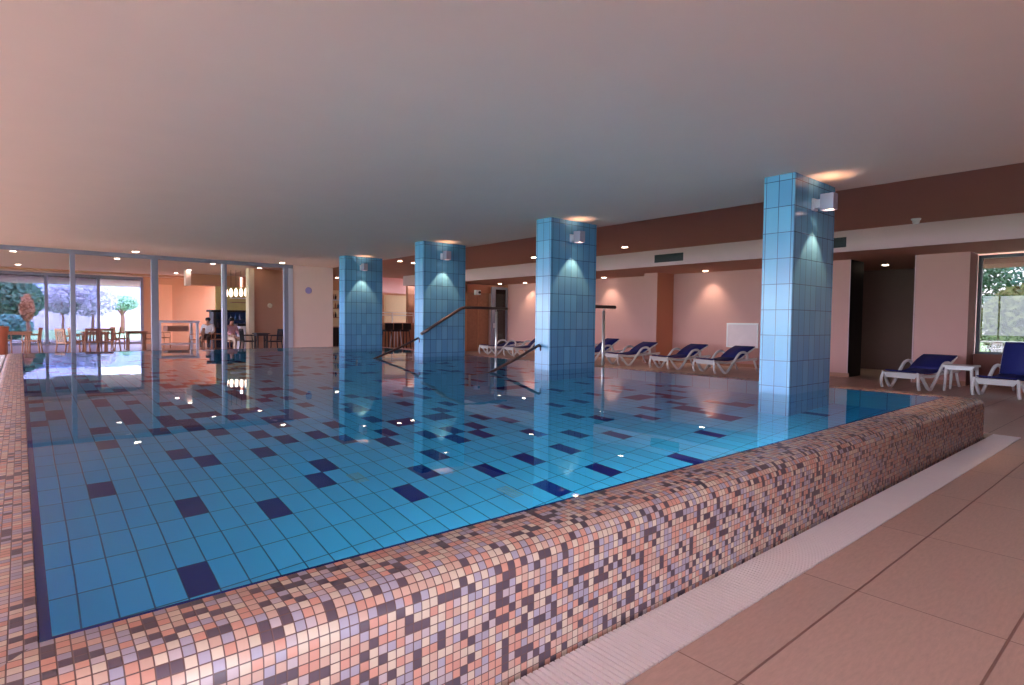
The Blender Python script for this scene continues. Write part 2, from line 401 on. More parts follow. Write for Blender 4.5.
mb.box(XP-.015, 5.55, 0, XP, 6.3, .1); mb.box(XP-.015, 3.22, 0, XP, 4.21, .1); mb.box(XP-.015, 11.3, 0, XP, 11.82, .1)
struct('baseboard_right', mb, M['ceil_brown'], 'brown skirting along the pink wall', 'baseboard')
# ---- window at right
def window(name, lab, plane, a0, a1, z0, z1, mull, fr_m, gl_m, axis='x', w=.07, dep=.09, sub=None):
    root = thing(name, lab, 'window'); root['kind'] = 'structure'
    f = MB()
    def bx(u0, u1, v0, v1, d0=-dep/2, d1=dep/2, mm=f):
        if axis == 'x': mm.box(plane+d0, u0, v0, plane+d1, u1, v1)
        else: mm.box(u0, plane+d0, v0, u1, plane+d1, v1)
    bx(a0, a1, z1-w, z1); bx(a0, a1, z0, z0+w*.7)
    bx(a0, a0+w, z0+w*.7, z1-w); bx(a1-w, a1, z0+w*.7, z1-w)
    for q in mull: bx(q-w*.5, q+w*.5, z0+w*.7, z1-w)
    f.build('window_frame', fr_m, root, bevel=.006)
    ed = [a0+w]+[c for q in mull for c in (q-w*.5, q+w*.5)]+[a1-w]
    for k in range(0, len(ed), 2):
        g = MB(); bx(ed[k], ed[k+1], z0+w*.7, z1-w, -.004, .004, g); g.build('pane', gl_m, root)
    return root
window('window_1', 'right hand window in dark frame above low wall', 16.36, 1.0, 3.2, .69, 2.88, [], M['alu_d'], M['glass_d'])
struct('wall_right_near', B(16.3, -5, 0, 16.45, 1.0, ZS), M['wall_pink'], 'pink wall right of the camera', 'wall')
struct('ceiling_right_added_shade', B(16.45, -6, 2.95, 21, 5.5, 3.15), M['ceil_brown'], 'added roof outside the right window holding back daylight', 'roof')  # roof added to cut the daylight coming through the right window
struct('wall_right_low', B(16.3, 1.0, 0, 16.45, 3.22, .69), M['jamb'], 'low wall under the right window', 'wall')
# ---- camera side walls (behind), with windows to the left and behind
struct('wall_back', B(-8.1, -5.2, 0, 16.5, -5, 3.4), M['wall_white'], 'pink wall behind the camera', 'wall')
window('window_2', 'long glazing on the left side of the hall', -8.0, -5, 19.2, 0, ZC, [-2, 1, 4, 7, 10, 13, 16], M['alu'], M['glass'])
# ------------------------------------------------------------------ glass wall to the cafe (plane Y=19.2)
YG = 19.2
root = thing('window_3', 'glazed screen between pool and cafe in blue-grey frames', 'window'); root['kind'] = 'structure'
f = MB(); f.box(-8, YG-.05, 2.935, 6.83, YG+.06, ZC); f.build('header', M['alu'], root)
posts = [(1.02,1.13,'alu'), (2.85,3.02,'alu'), (4.69,4.76,'alu_l'), (4.76,4.83,'alu'), (6.54,6.68,'alu'), (6.68,6.83,'alu_l'), (-2.2,-2.09,'alu')]
for x0, x1, mm in posts: B(x0, YG-.06, 0, x1, YG+.06, 2.935).build('mullion', M[mm], root, bevel=.006)
ed = [-8, -2.2, -2.09, 1.02, 1.13, 2.85, 3.02, 4.69, 4.83, 6.54]
for k in range(0, 10, 2): B(ed[k], YG-.005, .02, ed[k+1], YG+.005, 2.935).build('pane', M['glass_t'], root)
struct('wall_far', B(6.83, YG-.02, 0, 8.2, YG+.25, ZC+.35), M['wall_white'], 'pale wall panel right of the glazed screen', 'wall')
s_ = MB(); c = ony(308.5, 290.5, YG-.03); s_.lathe((0,0,0), [(.11, 0), (.11, .012), (.1, .016)], 20)
sg = s_.build('wall_sign', simple('lavender sign', (150,140,196), .5), loc=None)
sg.location = c; sg.rotation_euler = (math.pi/2, 0, 0); tag(sg, 'small round violet sign on the pale wall beside the glazing', 'sign')
# far right end wall behind door (plane Y~20)
YD = 20.0
dx = lambda px: ony(px, 310, YD).x
struct('wall_lobby_passage', B(13.9, 21.6, 0, 20, 21.8, 3.4), M['wall_white'], 'pale wall behind the glazed door', 'wall')
struct('wall_passage_end', B(17.1, 19.8, 0, 17.3, 21.8, 3.4), M['wall_white'], 'end wall of the passage', 'wall')
xa, xb, xc, xd = dx(467.5), dx(489.5), dx(505.5), dx(512)
YE = 20.0
struct('wall_far_right', B(xc+.02, YE, 0, 17.1, YE+.2, ZS), M['orange_side'], 'orange end wall beside the brown doors', 'wall')
# ------------------------------------------------------------------ pillars
def pillar(Y, lab):
    mb = MB(); x0, x1, y0, y1 = 6.79, 7.93, Y, Y+.365
    def q(p, u): mb.face(p, u)
    zb, zt = PB+.001, ZC-.001
    q([(x0,y0,zb),(x1,y0,zb),(x1,y0,zt),(x0,y0,zt)], [(-.045,zb),(1.095,zb),(1.095,zt),(-.045,zt)])
    q([(x0,y1,zb),(x0,y0,zb),(x0,y0,zt),(x0,y1,zt)], [(-.0325,zb),(.3325,zb),(.3325,zt),(-.0325,zt)])
    q([(x1,y0,zb),(x1,y1,zb),(x1,y1,zt),(x1,y0,zt)], [(-.0325,zb),(.3325,zb),(.3325,zt),(-.0325,zt)])
    q([(x1,y1,zb),(x0,y1,zb),(x0,y1,zt),(x1,y1,zt)], [(-.045,zb),(1.095,zb),(1.095,zt),(-.045,zt)])
    q([(x0,y0,zb),(x0,y1,zb),(x1,y1,zb),(x1,y0,zb)], None); q([(x0,y0,zt),(x1,y0,zt),(x1,y1,zt),(x0,y1,zt)], None)
    o = mb.build('tiled_pillar', M['pillar'], bevel=.006, loc=(6.79, Y, PB))
    tag(o, lab, 'pillar', 'blue tiled pillars standing in the pool')
PY = [(3.03, 'light blue tiled pillar nearest the camera, widest and tallest of the four'),
      (7.03, 'light blue tiled pillar second nearest the camera, with a sloping handrail ending at its left face'),
      (11.05, 'light blue tiled pillar third from the camera with a handrail crossing its front'),
      (15.11, 'light blue tiled pillar farthest away, next to the pale end wall')]
ordn = ['nearest', 'second nearest', 'third', 'farthest']
for k, (Y, lab) in enumerate(PY):
    pillar(Y, lab)
    L = thing('wall_lamp', 'boxy silver wall lamp shining up and down on the %s blue pillar' % ordn[k], 'lamp',
              (7.29, Y, 2.745), 0, 'wall lamps on the blue pillars')
    w, d, h = .13, .17, .19
    b_ = MB(); t = .012
    b_.box(-w/2, -.25, -h/2, -w/2+t, -.1, h/2); b_.box(w/2-t, -.25, -h/2, w/2, -.1, h/2)
    b_.box(-w/2+t, -.25, -h/2, w/2-t, -.25+t, h/2); b_.box(-w/2+t, -.1-t, -h/2, w/2-t, -.1, h/2)
    b_.build('lamp_body', M['lampbody'], L, bevel=.004)
    B(-.05, -.1, -.06, .05, -.03, .04).build('bracket', M['alu_l'], L, bevel=.004)
    B(-.06, -.03, -.08, .06, -.002, .06).build('wall_plate', M['alu_l'], L, bevel=.004)
    B(-w/2+.02, -.23, -h/2+.014, w/2-.02, -.13, -h/2+.024).build('lamp_lens', M['lampwarm'], L)
    B(-w/2+.02, -.23, h/2-.03, w/2-.02, -.13, h/2-.02).build('lamp_lens', M['lampwarm'], L)
    for sgn, en in ((-1, 34), (1, 1.2)):
        ld = bpy.data.lights.new('wall lamp bulb', 'SPOT'); ld.energy = en; ld.spot_size = math.radians(74 if sgn < 0 else 120); ld.spot_blend = .3
        ld.color = (1, .58, .32) if sgn < 0 else (1, .62, .36); ld.shadow_soft_size = .02
        lo = bpy.data.objects.new('lamp_bulb', ld); C.objects.link(lo); lo.parent = L
        lo.location = (0, -.185, sgn*(h/2+.01))
        lo.rotation_euler = (0, 0, 0) if sgn < 0 else (math.pi, 0, 0)
# ------------------------------------------------------------------ handrails
def handrail(Y, Yl, lab, xe=6.62):
    t = thing('handrail', lab, 'handrail', (8.7, Y, 0), 0, 'handrails of the pool steps')
    o = Vector((8.7, Y, 0)); P = lambda x, y, z: Vector((x, y, z))-o
    r = MB(); r.tube([P(9.04,Y,1.6), P(8.4,Y,1.6), P(7.78,Y,1.6), P(7.66,Y,1.57), P(7.2,Y,1.32), P(xe,Y,1.0+(xe-6.62)*.55)], .033, 10)
    r.build('upper_rail', M['woodrail'], t)
    p = MB(); p.tube([P(8.7,Y,0), P(8.7,Y,1.52)], .03, 12); p.build('post', M['steel'], t)
    q = MB(); q.tube([P(8.7,Y,1.52), P(8.7,Y,1.58)], .012, 8); q.build('post_fitting', M['steel'], t)
    q = MB(); q.lathe(P(8.7,Y,0), [(.06, 0), (.06, .015), (.035, .02)]); q.build('base_plate', M['steel'], t)
    r = MB(); r.tube([P(6.80,Yl,.80), P(6.80,Yl,.86), P(6.76,Yl,.9), P(6.3,Yl,.70), P(5.72,Yl,.485), P(5.3,Yl,.32)], .023, 10)
    r.build('lower_rail', M['woodrail'], t)
    b_ = MB(); b_.tube([P(5.3,Yl,.32), P(5.3,Yl,PB+.01)], .02, 8); b_.build('post', M['steel'], t)
handrail(7.5, 7.25, 'handrail with steel post beside the second nearest blue pillar', 6.98)
handrail(10.85, 11.2, 'handrail with steel post crossing in front of the third blue pillar')
# ------------------------------------------------------------------ vents, detector, downlights
for (y0, y1, lab) in ((9.2, 10.14, 'wide dark ventilation grille on the pale bulkhead left of the nearest pillar'), (5.07, 5.45, 'dark ventilation grille on the bulkhead just right of the nearest pillar')):
    v = thing('air_vent', lab, 'vent', (13.94, (y0+y1)/2, 3.13), 0, 'vents in the bulkhead'); hw = (y1-y0)/2
    fr_ = MB(); fr_.box(-.012,-hw,-.11,0,hw,-.095); fr_.box(-.012,-hw,.095,0,hw,.11); fr_.box(-.012,-hw,-.095,0,-hw+.015,.095); fr_.box(-.012,hw-.015,-.095,0,hw,.095)
    fr_.build('vent_frame', M['grille'], v)
    lv = MB()
    for k in range(8): lv.obox((-.006, 0, -.083+k*.0237), (.014,0,.008), (0,2*hw-.03,0), (0,0,.003))
    lv.box(-.002, -hw+.015, -.095, -.0005, hw-.015, .095)
    lv.build('louvres', M['grille'], v)
d = thing('smoke_detector', 'small round white smoke detector on the brown ceiling at the right', 'smoke detector', (13.3, 3.6, ZR))
m1 = MB(); m1.lathe((0,0,0), [(.045, -.1), (.06, -.085), (.065, -.04), (.05, -.03)]); m1.build('detector_head', M['white'], d)
m1 = MB(); m1.lathe((0,0,0), [(.08, -.03), (.085, -.012), (.085, -.001)]); m1.build('detector_base', M['white'], d)
DL = [(12.76,10.28,ZR,'recessed ceiling downlight on the brown ceiling right of the second pillar',1),
      (12.75,14.0,ZR,'recessed ceiling downlight on the brown ceiling left of the second pillar',1),
      (16.15,9.86,ZS,'soffit downlight above the loungers, nearest the near pillar',1),
      (16.15,13.94,ZS,'soffit downlight right beside the second pillar above the loungers',1),
      (16.2,18.3,ZS,'soffit downlight above the far loungers left of the second pillar',1),
      (15.9,19.6,ZS,'soffit downlight above the brown doors',0),
      (17.7,5.45,ZS,'downlight glowing in the dark opening at the right',.25),
      (2.39,18.45,ZC,'downlight on the pale ceiling above the second mullion of the glass wall',0),
      (6.3,18.6,ZC,'downlight on the pale ceiling above the right end of the glass wall',0),
      (10.28,18.29,ZR,'first of two downlights seen between the two farthest pillars',1),
      (10.95,18.5,ZR,'second of two downlights seen between the two farthest pillars',1)]
ZK = 3.25
def sc_(p, z=ZK): q = onz(p[0], p[1], z); return q.x, q.y
for p, lab in (((176,273),'lowest cafe downlight left of the hanging box'),((189,270),'cafe downlight just above the hanging box'),((213,263.7),'cafe downlight right behind the glass screen header'),
               ((259.5,268),'cafe downlight behind the last glass panel'),((13,251),'cafe downlight at the far left behind the header'),((18,264.5),'cafe downlight at far left over the windows'),((117,258.5),'cafe downlight behind the second glass panel')):
    x, y = sc_(p); DL.append((x, y, ZK, lab, 0))
x, y = sc_((337, 277.6), ZR); DL.append((x, y, ZR, 'downlight in the bar area left of the farthest pillar', 1))
for x, y, z, lab, sp in DL:
    t = thing('downlight', 'round '+lab, 'ceiling light', (x, y, z), 0, 'recessed downlights')
    m1 = MB(); m1.lathe((0,0,0), [(.075, -.006), (.10, -.008), (.105, -.001)], 24); m1.build('trim_ring', M['white'], t)
    m1 = MB(); m1.lathe((0,0,0), [(.05, -.014), (.072, -.012), (.075, -.007)], 24); m1.build('lamp_glass', M['lamp'], t)
    if sp:
        ld = bpy.data.lights.new('downlight bulb', 'SPOT'); ld.energy = 40*sp; ld.spot_size = math.radians(85); ld.spot_blend = .8; ld.shadow_soft_size = .06
        ld.color = (1, .80, .58)
        lo = bpy.data.objects.new('downlight_bulb', ld); C.objects.link(lo); lo.parent = t; lo.location = (0, 0, -.03)
        if z == ZS: lo.rotation_euler = (0, math.radians(-16), 0)
# ------------------------------------------------------------------ loungers
def arcpts(P, n=6):
    """Catmull-Rom through P"""
    P = [Vector(p) for p in P]; o = []
    for i in range(len(P)-1):
        a, b_, c_, d_ = P[max(i-1,0)], P[i], P[i+1], P[min(i+2,len(P)-1)]
        for k in range(n):
            t = k/n; o.append(.5*((2*b_)+(c_-a)*t+(2*a-5*b_+4*c_-d_)*t*t+(3*b_-a-3*c_+d_)*t**3))
    return o+[P[-1]]
def lounger(lab, loc, rz, back=28, group='navy and white sun loungers', Lb=.64):
    t = thing('sun_lounger', lab, 'sun lounger', loc, rz, group)
    W = .33; zs = .34                    # x = along (0 foot, 1.75 head), y = +-W
    for s in (-1, 1):
        r = MB(); r.tube(arcpts([(-.02,s*W,zs),(.12,s*W,zs-.03),(.5,s*W,zs-.06),(.9,s*W,zs-.02),(1.25,s*W,zs),(1.66,s*W,zs+.02)]), .032, 8, flat=.8)
        r.build('side_rail', M['plastic'], t)
        r = MB(); r.tube(arcpts([(.02,s*W,zs-.02),(-.01,s*(W+.015),.24),(-.01,s*(W+.02),.12),(.03,s*(W+.02),.03)]), .03, 8); r.build('leg', M['plastic'], t)
        r = MB(); r.tube(arcpts([(.10,s*(W+.01),zs-.04),(.2,s*(W+.03),.17),(.32,s*(W+.04),.045),(.42,s*(W+.04),.035),(.54,s*(W+.04),.14),(.74,s*(W+.04),.36),(.88,s*(W+.04),.50),(1.0,s*(W+.04),.545),(1.14,s*(W+.04),.53),(1.22,s*(W+.03),.45),(1.24,s*W,zs)]), .033, 8)
        r.build('armrest', M['plastic'], t)
        r = MB(); r.tube([(1.52,s*W,zs),(1.60,s*W,.17),(1.68,s*W,.026)], .027, 8); r.build('leg', M['plastic'], t)
    for x in (.02, .95, 1.62):
        r = MB(); r.tube([(x,-W,zs-.01),(x,W,zs-.01)], .024, 6); r.build('cross_bar', M['plastic'], t)
    r = MB(); r.face([(.0,-W,zs),(.0,W,zs),(.03,W*.8,zs-.10),(.03,-W*.8,zs-.10)]); r.build('front_apron', M['plastic'], t, solid=.015)
    a = math.radians(back); bx, bz = math.cos(a), math.sin(a)
    g = MB(); n = 12; pts = []
    for k in range(n+1):
        u = k/n; pts.append((.02+.98*u, zs+.045-.05*math.sin(math.pi*min(1,u*1.05))))
    for k in range(n):
        (x0,z0),(x1,z1) = pts[k], pts[k+1]
        g.face([(x0,-W+.03,z0),(x1,-W+.03,z1),(x1,W-.03,z1),(x0,W-.03,z0)], sm=True)
    g.build('seat_sling', M['sling'], t, solid=.02)
    hx, hz = 1.0, zs+.03
    br = thing('backrest', None, None, (hx, 0, hz)); br.parent = t
    bl = MB(); fr_ = MB(); w2 = W-.02
    path = [(0,-w2,0),(Lb*bx-.06*bx,-w2,Lb*bz-.06*bz),(Lb*bx,-w2+.07,Lb*bz),(Lb*bx,w2-.07,Lb*bz),(Lb*bx-.06*bx,w2,Lb*bz-.06*bz),(0,w2,0)]
    fr_.tube(arcpts(path, 4), .022, 8); fr_.build('backrest_frame', M['plastic'], br)
    N = 8
    for k in range(N):
        u0, u1 = k/N, (k+1)/N; s0, s1 = .03*math.sin(math.pi*u0), .03*math.sin(math.pi*u1)
        x0, z0, x1, z1 = Lb*bx*u0, Lb*bz*u0+s0+.022, Lb*bx*u1, Lb*bz*u1+s1+.022
        g2 = w2+.01
        bl.face([(x0,-g2,z0),(x1,-g2,z1),(x1,g2,z1),(x0,g2,z0)], sm=True)
    bl.build('backrest_sling', M['sling'], br, solid=.03)
    st = MB(); st.tube([(hx+Lb*bx*.7,0,hz+Lb*bz*.7-.03),(1.60,0,zs)], .018, 6); st.build('support_strut', M['plastic'], t)
    return t
LA = math.radians(-11)
def vy(px):                                            # distance along the wall of a lounger whose near V foot shows at px
    return ony(px, 370, 10).y if 0 else min((abs((512+F*(Vector((13.9, y_/100, -H)).dot(RT))/(Vector((13.9, y_/100, -H)).dot(fw)))-px), y_/100) for y_ in range(100, 2200))[1]
names = ['sun lounger with navy sling nearest the near pillar, under the white wall panel', 'second sun lounger from the near pillar with raised navy back',
         'sun lounger in front of the wall pier, third from the near pillar', 'sun lounger just right of the second pillar and steel post',
         'partly hidden sun lounger at the left side of the second pillar', 'flat looking sun lounger in front of the glazed door']
for px, bk, lab in zip((725.7, 679, 629, 592, 523, 497), (27, 27, 27, 34, 36, 8), names):
    lounger(lab, (13.6, vy(px)+.455, 0), LA, bk, 'sun loungers in a row along the niche wall')
lounger('sun lounger with low reclined navy back left of the white side table', (13.59, 3.86, 0), LA, 26, 'sun loungers by the right window')
lounger('sun lounger with upright navy back at the right edge beside the window', (13.5, 2.33, 0), LA, 72, 'sun loungers by the right window', .64)
t = thing('side_table', 'low white plastic side table between the two right loungers', 'table', (14.42, 3.03, 0), 0)
mb = MB(); mb.box(-.26,-.26,.485,.26,.26,.525); mb.build('table_top', M['plastic'], t, bevel=.012)
mb = MB()
for q in ((-.23,-.23,.23,-.215),(-.23,.215,.23,.23),(-.23,-.215,-.215,.215),(.215,-.215,.23,.215)): mb.box(q[0],q[1],.435,q[2],q[3],.485)
mb.build('apron', M['plastic'], t)
for sx in (-1, 1):
    for sy in (-1, 1):
        mb = MB(); mb.tube([(sx*.205,sy*.205,.45),(sx*.225,sy*.225,0)], [.03,.022], 8); mb.build('leg', M['plastic'], t)
# white panel on the niche wall
t = thing('wall_panel', 'white framed panel mounted low on the pink wall left of near pillar', 'panel', (XN, 8.85, .95))
mb = MB(); mb.box(-.03,-.5,-.37,0,.5,-.33); mb.box(-.03,-.5,.33,0,.5,.37); mb.box(-.03,-.5,-.33,0,-.46,.33); mb.box(-.03,.46,-.33,0,.5,.33); mb.build('panel_frame', M['white'], t, bevel=.004)
B(-.018,-.46,-.33,-.002,.46,.33).build('panel_face', simple('pale panel', (224,206,214), .4, noise=.08, nscale=5), t)
# ------------------------------------------------------------------ cafe behind the glass
YB = 33.0
struct('floor_cafe', B(-12, 19.4, -.12, 17.1, YB+.2, 0), simple('cafe floor', (150,118,110), .35, noise=.12, nscale=2), 'brownish cafe floor', 'floor')
struct('ceiling_cafe', B(-12, 19.26, ZK, 8.1, YB+.2, ZK+.2), M['ceil'], 'cafe ceiling', 'ceiling')
mb = MB(); mb.box(-12, 20.5, ZK-.06, 8.1, 21.1, ZK-.001); mb.box(-12, 31.0, ZK-.06, 8.1, 31.7, ZK-.001)
struct('trim_5', mb, M['orange'], 'orange ceiling beams across the cafe', 'trim')
bx = lambda px, y=YB: ony(px, 310, y).x
w = window('window_4', 'tall cafe windows looking out to the garden', YB, -7.5, bx(143.5), 0, 3.2, [bx(46.5), bx(98.6), -1.4, -4], M['alu'], M['glass_s'], axis='y', w=.12)
struct('wall_cafe_back', B(bx(143.5), YB, 0, 17.1, YB+.2, 3.5), M['orange'], 'orange cafe back wall', 'wall')
struct('wall_cafe_left', B(-12, 19.3, 0, -8, 19.5, 3.5), M['cream'], 'cafe left wall', 'wall')
struct('wall_cafe_orange', B(bx(254, 24), 24, 0, bx(285, 24)+1.15, 24.2, ZK), M['orange'], 'orange wall at right of cafe', 'wall')
mb = B(bx(248.6, 23.9), 23.85, 0, bx(254, 23.9), 24.25, ZK); struct('wall_cafe_column', mb, M['cream'], 'cream column end beside orange wall', 'wall')
# pale door leaf and hanging box on the back wall
tag(B(bx(159), YB-.08, 0, bx(172), YB-.002, 2.9).build('wall_panel', simple('peach panel', (238,178,140), .6)), 'tall peach coloured panel on the orange cafe wall beside the window', 'panel')
q0, q1 = ony(185.5, 271, 27), ony(191, 285.5, 27)
tag(B(q0.x, 27, q1.z, q1.x, 27.3, ZK-.001).build('hanging_box', M['ceil']), 'white box hanging from the cafe ceiling', 'box')
q0, q1 = ony(191, 275, 29), ony(240, 287, 29)
struct('trim_6', B(q0.x, 29, q1.z, q1.x, 29.4, ZK-.001), M['orange'], 'orange bulkhead over the bar', 'trim')
tag(B(bx(220,28.5), 29.2, 0, bx(247,28.5)+.2, 29.35, 2.75).build('bar_back_panel', simple('yellow green panel', (214,190,120), .6, noise=.2, nscale=3)), 'pale yellow panel behind the bar under pendant lamps', 'panel')
sh = thing('wall_shelf', 'white bar shelves under the pendant lamps', 'shelf', (bx(243,28.6), 28.9, 0))
for zz in (1.62, 2.0, 2.2): B(-.45, -.15, zz, .45, .15, zz+.04).build('shelf_board', M['white'] if zz != 2.0 else M['wood'], sh)
for k, px in enumerate((226.3, 231, 236, 241, 246)):
    q = ony(px, 293-.15*k, 25.5)
    t = thing('pendant_lamp', ['leftmost','second from left','middle','second from right','rightmost'][k]+' of the five glowing pendant lamps over the cafe bar', 'lamp', (q.x, q.y, q.z), 0, 'pendant lamps over the bar')
    g = MB(); g.lathe((0,0,0), [(.02,-.16),(.055,-.12),(.07,-.03),(.06,.07),(.03,.16),(.015,.18)], 14); g.build('lamp_shade', M['pendant'], t)
    g = MB(); g.tube([(0,0,.18),(0,0,ZK-q.z-.001)], .008, 6); g.build('cord', M['dark'], t)
# ---- furniture in the cafe
def chair(name, lab, loc, rz, mat, s=1.0, group=None, arms=True):
    t = thing(name, lab, 'chair', loc, rz, group); k = s
    for sx in (-1, 1):
        g = MB(); g.tube([(sx*.23*k,.22*k,0),(sx*.21*k,.2*k,.44*k)], .022*k, 6); g.build('leg', mat, t)
        g = MB(); g.tube([(sx*.23*k,-.25*k,0),(sx*.21*k,-.2*k,.44*k),(sx*.21*k,-.25*k,.9*k)], .022*k, 6); g.build('leg', mat, t)
        if arms:
            g = MB(); g.tube([(sx*.24*k,-.22*k,.66*k),(sx*.24*k,.2*k,.66*k),(sx*.22*k,.22*k,.44*k)], .02*k, 6); g.build('armrest', mat, t)
    B(-.23*k,-.22*k,.42*k,.23*k,.22*k,.46*k).build('seat', mat, t, bevel=.01)
    g = MB()
    for i in range(5): g.bar(((-.17+.085*i)*k,-.21*k,.47*k), ((-.17+.085*i)*k,-.255*k,.88*k), .035*k, .015*k, up=(0,1,0))
    g.box(-.22*k,-.27*k,.82*k,.22*k,-.24*k,.9*k); g.build('backrest', mat, t)
    return t
def table(lab, loc, rz, mat, w=.8, s=1.0, top=None, kind='table', group=None):
    t = thing('cafe_table', lab, kind, loc, rz, group); h = w/2*s
    B(-h,-h,.71*s,h,h,.75*s).build('table_top', top or mat, t, bevel=.01)
    B(-h+.05,-h+.05,.65*s,h-.05,h-.05,.71*s).build('apron', mat, t)
    for sx in (-1, 1):
        for sy in (-1, 1):
            g = MB(); g.tube([(sx*(h-.08),sy*(h-.08),0),(sx*(h-.08),sy*(h-.08),.66*s)], .03*s, 6); g.build('leg', mat, t)
    return t
def at0(px, Y): q = ony(px, 330, Y); return (q.x, Y, 0)
table('small wooden cafe table at the far left behind the glass', at0(17, 26), .1, M['wood_l'], .75)
chair('cafe_chair', 'brown armchair right of the leftmost cafe table', at0(31.5, 25.6), math.radians(80), M['wood_l'])
chair('cafe_chair', 'brown armchair left of the leftmost cafe table', at0(3, 26.6), math.radians(-90), M['wood_l'])
table('wooden cafe table right of the first mullion, brown chairs round it', at0(95, 25.5), 0, M['wood_l'], .8)
chair('cafe_chair', 'brown armchair just right of the first mullion', at0(79.5, 25.0), math.radians(-70), M['wood_l'])
chair('cafe_chair', 'brown armchair seen from behind, left of two', at0(92, 23.9), math.radians(5), M['wood'])
chair('cafe_chair', 'brown armchair seen from behind, right of two', at0(105, 23.9), math.radians(-5), M['wood'])
chair('cafe_chair', 'brown armchair at the right end of the first cafe table', at0(112.5, 26.3), math.radians(85), M['wood'])
table('small cafe table left of the second mullion', at0(136, 26.5), 0, M['wood'], .7)
chair('cafe_chair', 'pale armchair left of the second mullion table', at0(120, 27.4), math.radians(-80), M['wood_l'])
chair('cafe_chair', 'dark chair right of the second mullion table', at0(150.5, 26.5), math.radians(80), M['wood'])
chair('cafe_chair', 'brown chair low behind the first mullion', at0(68, 23.5), math.radians(-60), M['wood_l'])
pt = thing('buffet_stand', 'white framed buffet stand in front of the orange cafe wall', 'stand', at0(176, 24.5), math.radians(5))
for sx in (-.62, .62):
    for sy in (-.35, .35): B(sx-.04,sy-.04,0,sx+.04,sy+.04,1.1).build('leg', M['white'], pt)
B(-.7,-.42,1.1,.7,.42,1.18).build('stand_top', M['white'], pt, bevel=.01)
B(-.35,-.25,.78,.35,.25,.98).build('basket', M['wood'], pt)
B(-.6,-.33,.3,.6,.33,.34).build('lower_shelf', M['white'], pt)
chair('cafe_chair', 'tan chair right of the white buffet stand', at0(196.5, 25), math.radians(70), M['wood_l'])
chair('cafe_chair', 'tan chair left behind the white buffet stand', at0(162, 28), math.radians(-70), M['wood_l'])
chair('cafe_chair', 'tan chair in front of the bar beside the dark cabinet', at0(219, 25.2), math.radians(60), M['wood_l'])
cb = thing('drinks_cabinet', 'tall dark blue drinks cabinet beside the cream column', 'cabinet', at0(235, 27.4))
B(-.95,-.35,0,-.85,.35,1.55).build('side_panel', M['alu_d'], cb); B(.85,-.35,0,.95,.35,1.55).build('side_panel', M['alu_d'], cb)
B(-1.05,-.4,1.55,1.0,.4,1.64).build('canopy', M['darker'], cb)
B(-.85,.2,0,.85,.3,1.55).build('back_panel', simple('deep blue panel', (50,72,120), .4, noise=.4, nscale=5), cb)
for zz in (.45, .85, 1.2): B(-.85,-.3,zz,.85,.2,zz+.03).build('shelf', M['alu_d'], cb)
for i in range(3):
    for j in range(9):
        g = MB(); px_ = -.72+.18*j; zz = (.48, .88, 1.23)[i]
        g.lathe((0,0,0), [(.04,0),(.042,.16),(.02,.2),(.018,.25)], 8)
        o = g.build('bottle', simple('bottle glass %d' % ((i+j) % 3), [(70,110,170),(130,140,180),(60,80,110)][(i+j) % 3], .2) if j < 3 else bpy.data.materials['bottle glass %d' % ((i+j) % 3)])
        c0 = Vector(at0(235, 27.4)); o.location = (c0.x+px_, c0.y-.1, zz)
        tag(o, 'bottle on the %s shelf of the dark drinks cabinet' % ('bottom','middle','top')[i], 'bottle', 'bottles on the %s cabinet shelf' % ('bottom','middle','top')[i])
tr = thing('serving_counter', 'white fronted serving counter between drinks cabinet and cream column', 'counter', at0(246.5, 24.6))
B(-.3,-.25,0,-.1,.25,.98).build('front_panel', M['white'], tr); B(.15,-.25,0,.32,.25,.98).build('front_panel', M['cream'], tr)
B(-.42,-.32,.98,.45,.32,1.08).build('counter_top', M['darker'], tr, bevel=.01)
table('dark cafe table in front of the orange wall at the right', at0(261, 22.5), 0, M['dark'], .5)
chair('cafe_chair', 'black metal chair in front of the orange wall', at0(274, 22.4), math.radians(95), M['darker'])
chair('cafe_chair', 'dark chair left of the table by the orange wall', at0(248, 22.9), math.radians(-90), M['darker'])
s1 = MB(); c = ony(270, 305.5, 23.98); s1.lathe((0,0,0), [(.1,0),(.1,.012),(.08,.03)], 16)
sg = s1.build('wall_clock', M['cream']); sg.location = c; sg.rotation_euler = (math.pi/2, 0, 0); tag(sg, 'small round cream disc on the orange wall of the cafe', 'disc')
